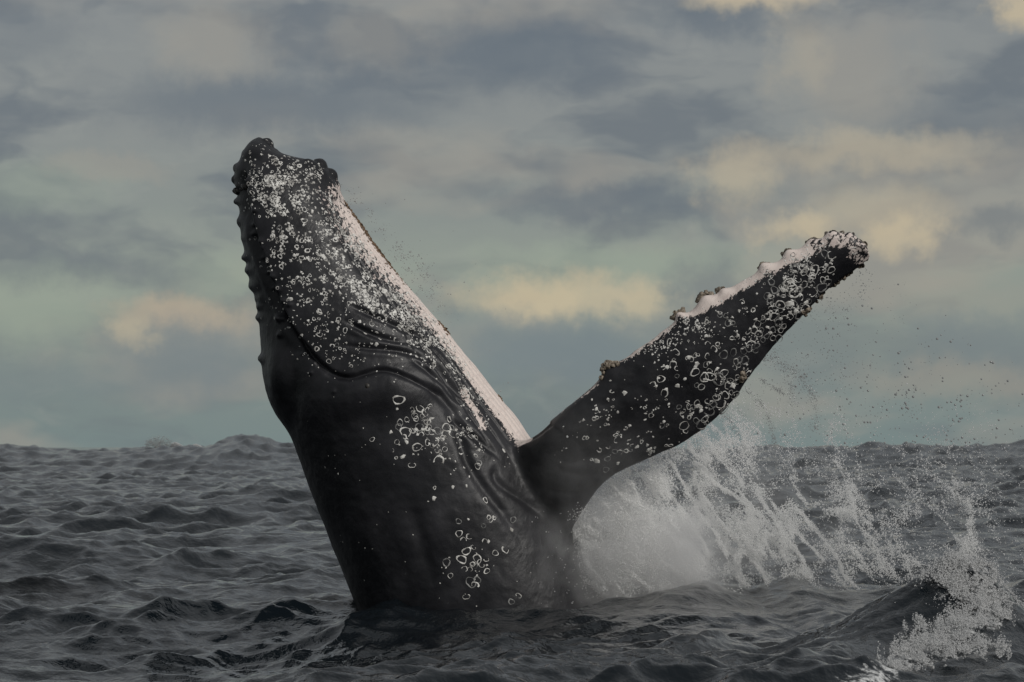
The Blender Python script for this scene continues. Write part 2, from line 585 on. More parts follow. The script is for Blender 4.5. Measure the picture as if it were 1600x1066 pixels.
LEFT = [(214, 404), (219, 394), (226, 386), (240, 379), (258, 370), (275, 367), (290, 366), (320, 370), (350, 374), (380, 378), (410, 384), (440, 389), (465, 398), (490, 404), (520, 407), (550, 410), (580, 411), (600, 414), (625, 421), (650, 433), (672, 448), (695, 460), (725, 471), (760, 483), (800, 498), (845, 516), (895, 536), (935, 553), (966, 568), (1040, 600), (1200, 670)]
RIGHT = [(214, 406), (220, 418), (228, 424), (236, 430), (244, 446), (249, 470), (251, 492), (257, 508), (270, 520), (285, 528), (300, 532), (320, 541), (345, 560), (390, 591), (430, 622), (475, 661), (508, 690), (545, 720), (582, 750), (620, 780), (650, 805), (685, 829), (720, 851), (760, 873), (800, 892), (850, 914), (915, 940), (950, 953), (1040, 985), (1200, 1040)]
DEPTH = [(214, 2), (219, 26), (228, 44), (245, 62), (270, 78), (300, 94), (350, 112), (400, 126), (500, 148), (600, 168), (700, 180), (800, 184), (950, 182), (1200, 172)]
PYG = np.arange(214, 1201, 3.0)
Lc, Rc, Bc = smooth_curve(LEFT, PYG, 5), smooth_curve(RIGHT, PYG, 5), smooth_curve(DEPTH, PYG, 8)


def build_whale_base():
    n = 150
    ph = np.linspace(0, 2 * math.pi, n, endpoint=False)
    V = []
    for py, l, r, b in zip(PYG, Lc, Rc, Bc):
        b = max(b, 1.0)
        r = max(r, l + 1.5)
        e = 2.25
        cx, sx = np.cos(ph), np.sin(ph)
        xx = np.sign(cx) * np.abs(cx) ** (2 / e)
        yv = np.sign(sx) * np.abs(sx) ** (2 / e)
        c, a = (l + r) / 2, (r - l) / 2
        # the jaw side is a little narrower than the middle
        V.append(at(c + a * xx, np.full(n, py), YC) + np.stack([0 * xx, b * PXM * yv, 0 * xx], -1))
    V = np.array(V)
    nr = len(V)
    top, bot = V[0].mean(0), V[-1].mean(0)
    verts = np.vstack([V.reshape(-1, 3), top, bot])
    q = grid_faces(nr, n, True)
    F = [tuple(f) for f in q]
    ti, bi = nr * n, nr * n + 1
    for j in range(n):
        F.append((ti, (j + 1) % n, j))
        F.append((bi, (nr - 1) * n + j, (nr - 1) * n + (j + 1) % n))
    # flipper: leading point, trailing point, depth of the chord's middle, half thickness, trailing setback
    st = [((740, 690), (850, 910), 39.65, 40, .05), ((790, 686), (882, 860), 39.36, 44, .05), ((829, 684), (908, 812), 39.05, 40, .10), ((878, 642), (948, 753), 38.78, 33, .15),
          ((932, 600), (1008, 719), 38.70, 31, .18), ((985, 555), (1073, 688), 38.64, 28, .20), ((1058, 501), (1133, 641), 38.58, 25, .20), ((1105, 471), (1173, 587), 38.54, 22, .18),
          ((1160, 439), (1213, 538), 38.50, 19, .15), ((1195, 420), (1247, 500), 38.46, 17, .12), ((1235, 397), (1286, 461), 38.42, 15, .10), ((1270, 379), (1320, 434), 38.39, 12, .07),
          ((1303, 366), (1345, 418), 38.36, 10, .05), ((1336, 370), (1358, 406), 38.34, 7, .03), ((1352, 383), (1361, 400), 38.33, 4, .0)]
    st_a = np.array([[*a, *b, y, t, s] for a, b, y, t, s in st], float)
    u = np.arange(len(st_a))
    uu = np.linspace(0, len(st_a) - 1, 140)
    S = np.stack([resample(np.stack([u, st_a[:, i]], -1), 20 * (len(u) - 1))[:, 1] for i in range(7)], -1)
    S = S[np.linspace(0, len(S) - 1, 160).astype(int)]
    m = 72
    ang = np.linspace(0, 2 * math.pi, m, endpoint=False)
    c = (1 - np.cos(ang)) / 2
    prof = np.sign(np.sin(ang)) * np.abs(np.sin(ang)) ** 0.9 * (1.18 - 0.75 * c)
    FV = []
    for lx, ly, tx, ty, y, t, s in S:
        px, py = lx + (tx - lx) * c, ly + (ty - ly) * c
        yd = y + s * (c - 0.4) - 0.05 * np.sin(math.pi * c) - t * PXM * prof
        FV.append(at(px, py, yd))
    FV = np.array(FV)
    off = len(verts)
    nf = len(FV)
    verts = np.vstack([verts, FV.reshape(-1, 3), FV[0].mean(0), FV[-1].mean(0)])
    for f in grid_faces(nf, m, True):
        F.append(tuple(f + off))
    for j in range(m):
        F.append((off + nf * m, off + (j + 1) % m, off + j))
        F.append((off + nf * m + 1, off + (nf - 1) * m + j, off + (nf - 1) * m + (j + 1) % m))
    # round tubercles on the snout, rim of the upper jaw and chin, fused by the remesh below
    lumps = [(397, 230, 10, .3), (416, 227, 12, .2), (386, 244, 8, .3), (374, 264, 9, .1), (371, 284, 9, .15), (373, 314, 8, .1), (379, 350, 9, .12), (383, 376, 7, .2), (388, 404, 8, .1), (394, 424, 9, .15),
             (402, 448, 9, .1), (410, 468, 7, .2), (411, 497, 8, .1), (416, 560, 8, .1), (386, 300, 6, .5), (381, 330, 6, .35), (404, 350, 6, .75), (403, 364, 6, .75), (418, 380, 5, .75), (434, 432, 6, .75),
             (440, 498, 6, .75), (447, 498, 5, .72), (430, 410, 5, .8), (446, 470, 5, .8), (498, 262, 14, .3), (516, 276, 13, .25), (522, 292, 11, .2), (480, 258, 11, .4), (448, 252, 8, .3)]
    for x, y, r, k in lumps:
        bq = float(np.interp(y, PYG, Bc))
        lq, rq = float(np.interp(y, PYG, Lc)), float(np.interp(y, PYG, Rc))
        fxx = np.clip((x - (lq + rq) / 2) / ((rq - lq) / 2), -.98, .98)
        yd = -bq * PXM * math.sqrt(1 - fxx * fxx) * (1.0 if k > .7 else min(1.0, k * 2.2))
        cc = at(x, y, YC + yd)
        off = len(verts)
        nu, nv = 12, 7
        sv = [[cc[0], cc[1], cc[2] + r * PXM]]
        for a in range(1, nv):
            for b in range(nu):
                t, u = math.pi * a / nv, 2 * math.pi * b / nu
                sv.append([cc[0] + r * PXM * math.sin(t) * math.cos(u), cc[1] + r * PXM * math.sin(t) * math.sin(u), cc[2] + r * PXM * math.cos(t)])
        sv.append([cc[0], cc[1], cc[2] - r * PXM])
        verts = np.vstack([verts, sv])
        for b in range(nu):
            b2 = (b + 1) % nu
            F.append((off, off + 1 + b, off + 1 + b2))
            for a in range(nv - 2):
                F.append((off + 1 + a * nu + b, off + 1 + (a + 1) * nu + b, off + 1 + (a + 1) * nu + b2, off + 1 + a * nu + b2))
            F.append((off + 1 + (nv - 1) * nu, off + 1 + (nv - 2) * nu + b2, off + 1 + (nv - 2) * nu + b))
    me = bpy.data.meshes.new("whale_rough")
    me.from_pydata(verts.tolist(), [], [tuple(int(i) for i in f) for f in F])
    bm = bmesh.new()
    bm.from_mesh(me)
    bmesh.ops.recalc_face_normals(bm, faces=bm.faces)
    bm.to_mesh(me)
    bm.free()
    o = bpy.data.objects.new("whale_rough", me)
    COL.objects.link(o)
    md = o.modifiers.new("r", 'REMESH')
    md.mode = 'VOXEL'
    md.voxel_size = 0.0145
    dg = bpy.context.evaluated_depsgraph_get()
    res = bpy.data.meshes.new_from_object(o.evaluated_get(dg))
    bpy.data.objects.remove(o)
    bpy.data.meshes.remove(me)
    return res


def mesh_arrays(me):
    co = np.empty(len(me.vertices) * 3, np.float32)
    me.vertices.foreach_get('co', co)
    ed = np.empty(len(me.edges) * 2, np.int32)
    me.edges.foreach_get('vertices', ed)
    return co.reshape(-1, 3).astype(float), ed.reshape(-1, 2)


def vnormals(me):
    n = np.empty(len(me.vertices) * 3, np.float32)
    me.vertices.foreach_get('vector', n) if False else me.vertex_normals.foreach_get('vector', n)
    return n.reshape(-1, 3).astype(float)


def laplace(co, ed, w, it):
    n = len(co)
    deg = np.bincount(ed[:, 0], minlength=n) + np.bincount(ed[:, 1], minlength=n)
    deg = np.maximum(deg, 1)[:, None]
    for _ in range(it):
        s = np.zeros_like(co)
        for k in range(3):
            s[:, k] = np.bincount(ed[:, 0], co[ed[:, 1], k], n) + np.bincount(ed[:, 1], co[ed[:, 0], k], n)
        co = co + w[:, None] * (s / deg - co)
    return co


MOUTH = resample([(383, 262), (388, 300), (396, 340), (408, 382), (424, 430), (440, 474), (458, 512), (478, 545), (500, 570), (522, 586), (545, 592), (566, 587), (588, 580), (612, 582), (640, 594), (668, 608), (692, 622)])
RIM = resample([(378, 330), (386, 365), (397, 400), (412, 440), (428, 480), (444, 516), (462, 552)])
FOLD_E = resample([(664, 606), (690, 622), (706, 642), (714, 664), (720, 690), (731, 722), (752, 758), (784, 800), (812, 840), (834, 876)])
FOLD_F = resample([(812, 706), (790, 716), (776, 728), (773, 744), (782, 758), (806, 774), (832, 792), (852, 812)])
FOLDS = [  # path, half width px, depth m
    (resample([(548, 478), (578, 492), (612, 506), (650, 522), (684, 545)]), 3.5, .040),
    (resample([(540, 502), (566, 516), (596, 528), (628, 536)]), 3.5, .040),
    (resample([(536, 540), (580, 545), (620, 548), (650, 556), (676, 570)]), 3.5, .030),
    (resample([(672, 560), (688, 580), (702, 600), (720, 618), (742, 628)]), 5, .060),
    (resample([(640, 560), (668, 582), (690, 602), (716, 628), (748, 634)]), 3.5, .035),
    (resample([(700, 650), (722, 668), (750, 690), (775, 712)]), 4, .03),
    (resample([(836, 748), (856, 764), (884, 770), (914, 768)]), 5, .016),
    (resample([(868, 716), (890, 724), (918, 716), (944, 710)]), 5, .013),
    (resample([(866, 728), (884, 738), (912, 742), (936, 736)]), 5, .014),
    (resample([(846, 782), (868, 796), (888, 800)]), 5, .015),
    (resample([(930, 640), (960, 624), (985, 600), (1004, 570)]), 10, .03),
    (resample([(640, 790), (660, 850), (676, 920)]), 12, .025),
]
KNOBS = [(946, 570, 17, .115), (1064, 497, 9, .05), (1098, 463, 16, .085), (1130, 455, 9, .03), (1194, 416, 12, .055), (1231, 393, 12, .06), (1266, 374, 12, .05), (1300, 364, 11, .04), (1330, 368, 9, .03), (1352, 388, 9, .03), (1345, 412, 8, .03), (1284, 460, 10, .025)]
LEAD = resample([(829, 684), (878, 642), (932, 600), (946, 575), (985, 555), (1058, 501), (1105, 471), (1160, 439), (1195, 420), (1235, 397), (1270, 379), (1303, 366), (1336, 370), (1358, 388)])
TUBERCLES = [  # column, row, radius px, height m, depth offset from the midline (fraction of half depth, towards the boat)
    (406, 236, 6, .05, .5), (428, 240, 6, .04, .4), (385, 240, 6, .04, .2), (372, 262, 6, .05, .15), (367, 280, 7, .05, .1), (369, 290, 5, .04, .3), (369, 315, 6, .05, .1), (375, 345, 7, .045, .1), (381, 372, 5, .03, .15),
    (382, 402, 6, .05, .1), (388, 422, 7, .05, .1), (396, 447, 8, .055, .1), (405, 466, 6, .045, .15), (406, 496, 6, .05, .1), (411, 560, 6, .045, .1), (402, 480, 5, .03, .3),
    (395, 350, 5, .05, None), (396, 364, 4.5, .045, None), (413, 378, 4, .035, None), (412, 388, 4, .03, None), (430, 432, 4.5, .045, None), (436, 497, 4.5, .05, None), (443, 498, 4, .04, None), (448, 470, 3.5, .03, None),
    (457, 476, 3.5, .03, None), (440, 452, 4, .035, None), (421, 410, 3.5, .03, None), (404, 330, 4, .035, None), (399, 300, 4, .035, None), (436, 523, 4, .035, None), (392, 285, 5, .04, None), (398, 262, 6, .035, None),
    (470, 552, 2.5, .02, None), (486, 582, 2.8, .025, None), (524, 612, 2.8, .025, None), (490, 566, 2.5, .02, None), (426, 450, 3.5, .03, None), (417, 425, 3.5, .03, None), (409, 402, 3.5, .03, None),
    (488, 262, 10, .04, .7), (510, 268, 9, .04, .7), (520, 286, 8, .035, .6), (525, 300, 7, .03, .5), (500, 256, 9, .035, .3),
]


def build_whale():
    me = build_whale_base()
    co, ed = mesh_arrays(me)
    co = laplace(co, ed, np.full(len(co), 0.5), 4)
    px, py = to_px(co)
    # blend the shoulder
    j = np.exp(-(((px - 845) / 95) ** 2 + ((py - 775) / 110) ** 2) ** 2) * (co[:, 1] < YC)
    sel = j > 0.003
    sub = np.nonzero(sel)[0]
    remap = np.full(len(co), -1)
    remap[sub] = np.arange(len(sub))
    es = remap[ed[sel[ed[:, 0]] & sel[ed[:, 1]]]]
    co[sub] = laplace(co[sub], es, 0.6 * j[sub], 170)
    me.vertices.foreach_set('co', co.astype(np.float32).ravel())
    me.update()
    nrm = vnormals(me)
    px, py = to_px(co)
    flip = ((px > 905) & (py < 724)) | ((px > 1000) & (py < 800)) | ((px - 829) * 1.0 + (684 - py) * 1.25 > 60) & (py < 760) & (px > 845)
    body = ~flip
    L, R, B = np.interp(py, PYG, Lc), np.interp(py, PYG, Rc), np.interp(py, PYG, Bc)
    fx = (px - (L + R) / 2) / np.maximum((R - L) / 2, 4)
    fy = (co[:, 1] - YC) / (np.maximum(B, 4) * PXM)
    vent = np.arctan2(np.abs(fy), fx)                    # 0 = belly midline, pi = back midline
    disp = np.zeros(len(co))
    # mouth line: lower lip stands out over the recessed side of the upper jaw
    d, s, t = dist_poly(px, py, MOUTH, 110)
    e = sstep(t, 0.0, 0.05) * (1 - sstep(t, 0.93, 1.0)) * body
    w = 2.6 + 2.0 * sstep(t, 0.3, 0.7)
    disp -= 0.055 * np.exp(-(d / w) ** 2) * e
    lip = (1 - sstep(t, 0.45, 0.66))
    disp += 0.065 * np.exp(-(d / 38) ** 2) * (s > 0) * e * lip * (1 - np.exp(-(d / 3.0) ** 2))
    disp -= 0.075 * np.exp(-(d / 26) ** 2) * (s < 0) * e * lip
    # the bulge below the mouth corner over the eye
    low = sstep(t, 0.6, 0.75)
    disp += 0.045 * np.exp(-(d / 40) ** 2) * (s < 0) * e * low * (1 - np.exp(-(d / 4.0) ** 2))
    disp += 0.075 * np.exp(-(((px - 612) / 60) ** 2 + ((py - 612) / 34) ** 2)) * body
    # ridge along the upper jaw
    d, s, t = dist_poly(px, py, RIM, 30)
    e = sstep(t, 0.0, 0.15) * (1 - sstep(t, 0.8, 1.0)) * body
    disp += 0.055 * np.exp(-(d / 8) ** 2) * e
    # hollow and swelling behind the blowhole
    disp += 0.06 * np.exp(-(((px - 432) / 14) ** 2 + ((py - 585) / 42) ** 2)) * body
    disp -= 0.05 * np.exp(-(((px - 458) / 14) ** 2 + ((py - 615) / 60) ** 2)) * body
    disp += 0.03 * np.exp(-(((px - 520) / 40) ** 2 + ((py - 625) / 22) ** 2)) * body
    for poly, w, dep, a, b in ((FOLD_E, 8, .035, 0.05, 0.65), (FOLD_F[len(FOLD_F) // 4:], 6, .028, .15, .7)):
        d, s, t = dist_poly(px, py, poly, 60)
        e = sstep(t, 0, a) * (1 - sstep(t, b, 1.0)) * (co[:, 1] < YC)
        disp += -dep * np.exp(-(d / w) ** 2) * e
        
    for poly, w, dep in FOLDS:
        d, s, t = dist_poly(px, py, poly, 50)
        e = np.sin(np.pi * np.clip(t, 0.02, 0.98)) ** 0.6
        front = (co[:, 1] < YC) | body
        disp += (-dep * np.exp(-(d / w) ** 2) + 0.4 * dep * np.exp(-((d - 2.4 * w) / (1.4 * w)) ** 2)) * e * front
    # ventral pleats, running along the belly
    wob = 0.06 * fbm(co[:, 0] * 0.7, co[:, 1] * 0.7, co[:, 2] * 0.35, 3)
    pl = 0.5 + 0.5 * np.cos((vent + wob) * 2 * math.pi / 0.115)
    pm = (1 - sstep(vent, 0.75, 1.15)) * sstep(py, 285, 360) * (1 - sstep(py, 660, 730)) * body
    disp -= 0.026 * (1 - np.abs(2 * pl - 1) ** 0.6) * 0 + 0.028 * sstep(pl, 0.72, 0.98) * pm
    # loose skin
    disp += body * 0.012 * fbm(co[:, 0] * 1.6, co[:, 1] * 1.6, co[:, 2] * 1.6, 4)
    disp += 0.0035 * fbm(co[:, 0] * 9, co[:, 1] * 9, co[:, 2] * 9, 3)
    fl = flip * 1.0
    disp += fl * 0.014 * fbm(co[:, 0] * 2.2, co[:, 1] * 2.2, co[:, 2] * 2.2, 3)
    # tubercles
    for x, y, r, h, k in TUBERCLES:
        d = np.hypot(px - x, py - y)
        m = np.exp(-(d / r) ** 2 * 1.1)
        if k is not None:
            m = m * (0.35 * np.exp(-((np.abs(fy) - k) / 0.40) ** 2) + 0.65 * np.exp(-((np.abs(fy) - k) / 0.14) ** 2))
        disp += 0.95 * h * m ** 0.8 * body
    co2 = co + nrm * disp[:, None]
    # knobs on the leading edge grow out along the chord
    for x, y, r, h in KNOBS:
        d = np.hypot(px - x, py - y)
        m = np.exp(-(d / r) ** 2) * flip
        co2 += (nrm * 0.6 + np.array([-0.45, 0, 0.65]) * (1 if y < 440 or x < 1320 else 0)) * (m * h)[:, None]
    co2 = laplace(co2, ed, np.full(len(co2), 0.4), 2)
    me.vertices.foreach_set('co', co2.astype(np.float32).ravel())
    me.update()
    # colour masks (pigment, and haze painted at the flipper base)
    xb = resample([(496, 262), (508, 300), (520, 330), (540, 368), (570, 404), (602, 436), (640, 474), (668, 506), (690, 534), (712, 566), (732, 596), (752, 620), (776, 652), (798, 682), (816, 704), (850, 760), (890, 860)])
    d, s, t = dist_poly(px, py, xb[::3])
    sd = d * s
    fuzz = np.interp(py, [240, 300, 420, 520, 640, 720], [30, 30, 22, 14, 9, 9])
    white = np.clip(0.5 + sd / (2 * fuzz) * 0.62, 0, 1) * body
    white *= sstep(py, 258, 300)
    white *= 1 - sstep(((px - 775) * 51 + (py - 735) * 57) / 76, -3, 3)
    white *= np.interp(py, [250, 290, 330, 400], [0.72, 0.80, 0.9, 1.0])
    # the second, broken white patch beside the fold
    white = np.maximum(white, body * 0.66 * np.exp(-(dist_poly(px, py, [(726, 612), (742, 640), (756, 668)], 40)[0] / 9) ** 2))
    # dark crack between them
    white -= body * 0.5 * np.exp(-(dist_poly(px, py, [(700, 560), (724, 592), (742, 618), (766, 652), (790, 690)], 40)[0] / 3.2) ** 2)
    # far flipper side and leading edge white
    d, s, t = dist_poly(px, py, LEAD, 250)
    wid = np.interp(t, [0, .12, .2, .3, .45, .55, .7, .8, .9, 1.0], [0, 2, 5, 6, 8, 15, 13, 17, 24, 36])
    fw = np.clip(0.5 + (wid - d) / 18, 0, 1) * np.where(t < 0.08, 0, 1)
    fw = np.where(t > 0.84, fw * 0.54, np.where(t > 0.5, fw * 0.86, fw * 0.8))
    white = np.where(flip, fw, white)
    back = flip & (nrm[:, 1] > 0.25)
    white = np.where(back, 0.85, white)                 # underside of the flipper is pale
    attr(me, 'white', np.clip(white, 0, 1))
    hazy = np.exp(-(((px - 900) / 95) ** 2 + ((py - 730) / 90) ** 2)) * 0.9  # haze round the flipper base, put into the skin colour
    attr(me, 'hazy', np.clip(hazy, 0, 1))
    me.polygons.foreach_set('use_smooth', np.ones(len(me.polygons), bool))
    me.materials.clear()
    me.materials.append(M_SKIN)
    me.name = "body"
    return me


root = bpy.data.objects.new("humpback_whale", None)
COL.objects.link(root)
base = at(755, 950, YC)
root.location = base.tolist()
root['label'] = 'black humpback whale breaching head-up with one long flipper raised above the spray'
root['category'] = 'whale'
body_me = build_whale()
body = add_obj("body", body_me, None, root)
body.matrix_parent_inverse = Matrix.Translation(-Vector(base.tolist()))
INV = body.matrix_parent_inverse.copy()
bverts, _ = mesh_arrays(body_me)
fidx = np.empty(len(body_me.loops), np.int32)
body_me.loops.foreach_get('vertex_index', fidx)
bv_quads = fidx.reshape(-1, 4)
BVH = BVHTree.FromPolygons(bverts.tolist(), bv_quads.tolist())
CAMP = Vector((0, 0, H))


def skin_hit(px, py):
    p = Vector(at(px, py, 30.0))
    h = BVH.ray_cast(CAMP, (p - CAMP).normalized())
    return h[0], h[1]


# eye: small dark ball with a lid fold just below the mouth corner
def build_eye():
    p, n = skin_hit(574, 603)
    bm = bmesh.new()
    bmesh.ops.create_uvsphere(bm, u_segments=16, v_segments=10, radius=0.038)
    bm.normal_update()
    bmesh.ops.transform(bm, matrix=Matrix.Translation(p - n * 0.024) @ n.to_track_quat('Z', 'Y').to_matrix().to_4x4(), verts=bm.verts)
    me = bpy.data.meshes.new("eye")
    bm.to_mesh(me)
    bm.free()
    for f in me.polygons:
        f.use_smooth = True
    o = add_obj("eye", me, M_DARKB, root)
    o.matrix_parent_inverse = INV


build_eye()

# ------------------------------------------------------------------ barnacles and their scars
def ring_arrays(R, tube, arc, ecc, seed, seg=14):
    """open or closed raised ring, unit radius scaled by R"""
    r = np.random.default_rng(seed)
    a = np.linspace(0, arc, seg + (0 if arc >= 6.28 else 1), endpoint=arc < 6.28) + r.uniform(0, 6.28)
    rad = R * (1 + r.uniform(.04, .18) * np.sin(2 * a + r.uniform(0, 6)) + r.uniform(.02, .12) * np.sin(3 * a + r.uniform(0, 6)) + 0.05 * np.sin(5 * a + r.uniform(0, 6)))
    tb = tube * (1 + 0.6 * np.sin(r.integers(1, 4) * a + r.uniform(0, 6)))
    sect = [(-1.0, -0.25), (-0.5, 0.22), (0.5, 0.22), (1.0, -0.25)]
    V = np.array([[(rad[i] + tb[i] * o) * math.cos(a[i]), (rad[i] + tb[i] * o) * math.sin(a[i]) * ecc, tb[i] * h] for i in range(len(a)) for o, h in sect])
    F = []
    n = len(a)
    for i in range(n if arc >= 6.28 else n - 1):
        k = (i + 1) % n
        for j in range(3):
            F.append((i * 4 + j, k * 4 + j, k * 4 + j + 1, i * 4 + j + 1))
    return V, np.array(F)


def blob_arrays(R, ecc, seed):
    r = np.random.default_rng(seed)
    n = 7
    a = np.linspace(0, 6.283, n, endpoint=False)
    rr = R * r.uniform(0.45, 1.45, n)
    V = [[rr[i] * math.cos(a[i]), rr[i] * math.sin(a[i]) * ecc, -0.12 * R] for i in range(n)]
    V += [[rr[i] * 0.6 * math.cos(a[i]), rr[i] * 0.6 * math.sin(a[i]) * ecc, 0.10 * R] for i in range(n)]
    V.append([0, 0, 0.12 * R])
    F = []
    for i in range(n):
        k = (i + 1) % n
        F.append((i, k, n + k, n + i))
        F.append((n + i, n + k, 2 * n, 2 * n))
    return np.array(V), np.array(F)


def frame(n, spin):
    z = Vector(n)
    x = z.orthogonal().normalized()
    y = z.cross(x)
    return Matrix((x, y, z)).transposed() @ Matrix.Rotation(spin, 3, 'Z')


# where they sit: column, row, spread x, spread y, lean (dx/dy), number, ring radius lo/hi px, share of rings, elongation
ZONES = [
    (500, 272, 22, 14, 0.4, 90, 0.9, 2.4, .15, 1.6), (515, 320, 12, 24, 0.5, 90, 0.9, 3.0, .1, 2.6), (545, 375, 12, 26, 0.8, 110, 0.9, 3.2, .1, 2.8),
    (428, 268, 26, 24, 0.0, 420, 0.9, 2.6, .20, 1.9), (450, 300, 34, 30, 0.3, 260, 1.0, 3.0, .30, 1.7), (440, 330, 26, 24, .3, 120, 1.4, 3.4, .5, 1.3),
    (462, 360, 34, 30, .4, 80, 1.6, 4.2, .55, 1.3), (470, 400, 50, 40, .3, 95, 1.2, 3.6, .45, 1.2), (490, 420, 55, 50, .4, 110, .9, 2.6, .2, 1.2),
    (540, 380, 22, 30, .8, 110, 1.0, 3.2, .4, 1.5), (560, 430, 34, 26, .9, 190, 1.0, 3.2, .35, 1.5), (590, 462, 36, 22, .9, 320, 1.0, 3.4, .35, 1.5), (630, 492, 32, 18, .8, 300, 1.0, 3.4, .38, 1.6),
    (668, 530, 26, 16, .9, 170, .9, 3.0, .3, 2.0), (700, 570, 24, 18, .9, 150, .9, 2.8, .2, 2.4), (735, 620, 16, 24, .6, 60, .9, 2.6, .2, 2.0),
    (470, 470, 46, 40, .3, 80, .9, 2.6, .3, 1.2), (540, 520, 46, 30, .3, 70, 1.0, 3.6, .5, 1.2), (560, 560, 60, 30, .1, 60, .7, 1.8, .15, 1.2), (490, 520, 40, 50, .3, 35, .8, 1.8, .1, 1.2),
    (678, 690, 28, 36, .3, 46, 4.0, 6.6, .95, 1.15), (650, 655, 26, 14, .0, 10, 4.0, 6.0, .9, 1.1), (690, 700, 24, 28, .3, 60, .9, 2.6, .25, 1.5), (630, 690, 30, 30, 0, 12, 2.0, 5.0, .8, 1.2),
    (760, 690, 22, 26, .6, 40, .9, 3.6, .4, 1.5), (725, 660, 12, 20, .4, 24, 1.0, 3.2, .4, 1.3),
    (756, 890, 36, 34, .2, 26, 3.5, 7.2, .95, 1.2), (710, 850, 40, 34, .1, 9, 4.0, 7.0, .95, 1.2), (740, 900, 44, 36, .1, 26, .7, 1.8, .1, 1.2), (690, 790, 60, 60, .1, 14, 1.0, 4.4, .5, 1.3), (780, 830, 30, 40, .2, 10, 2.0, 5.0, .7, 1.2),
    (560, 700, 70, 70, .1, 26, .6, 1.6, .1, 1.3), (560, 840, 60, 80, .2, 24, .6, 1.5, .1, 1.4),
    # flipper
    (1270, 425, 26, 22, -.4, 60, 3.0, 7.0, .9, 1.15), (1238, 460, 26, 20, -.4, 62, 3.2, 7.4, .92, 1.15), (1220, 490, 26, 22, -.4, 26, 3.5, 7.0, .92, 1.1), (1190, 520, 34, 26, -.4, 26, 3.5, 7.0, .9, 1.1),
    (1132, 592, 24, 22, -.4, 44, 4.0, 8.0, .95, 1.1), (1095, 650, 30, 18, -.4, 40, 3.6, 8.0, .95, 1.1), (1150, 560, 34, 30, -.3, 24, 3.2, 7.0, .9, 1.1), (1080, 570, 44, 34, -.3, 26, 3.0, 6.0, .85, 1.1),
    (1120, 500, 50, 22, -.6, 60, 1.0, 3.4, .4, 1.3), (1020, 545, 40, 16, -.8, 110, .8, 2.2, .15, 1.4), (1080, 515, 40, 14, -.8, 70, .8, 2.2, .15, 1.4), (1220, 430, 36, 16, -.6, 110, .8, 2.6, .25, 1.5),
    (1265, 410, 26, 18, -.4, 90, .8, 2.4, .2, 1.5), (1030, 640, 50, 36, -.4, 60, .8, 3.0, .35, 1.3), (940, 655, 26, 26, -.4, 34, .8, 2.8, .4, 1.3), (1020, 700, 26, 10, -.6, 40, 1.2, 3.4, .5, 1.4), (960, 700, 26, 26, -.3, 12, 2, 5, .8, 1.1),
    (1150, 600, 30, 40, -.5, 80, .8, 2.4, .2, 1.3), (1240, 480, 34, 40, -.5, 100, .8, 2.4, .2, 1.3), (880, 690, 30, 24, -.4, 22, .6, 1.6, .1, 1.3),
]


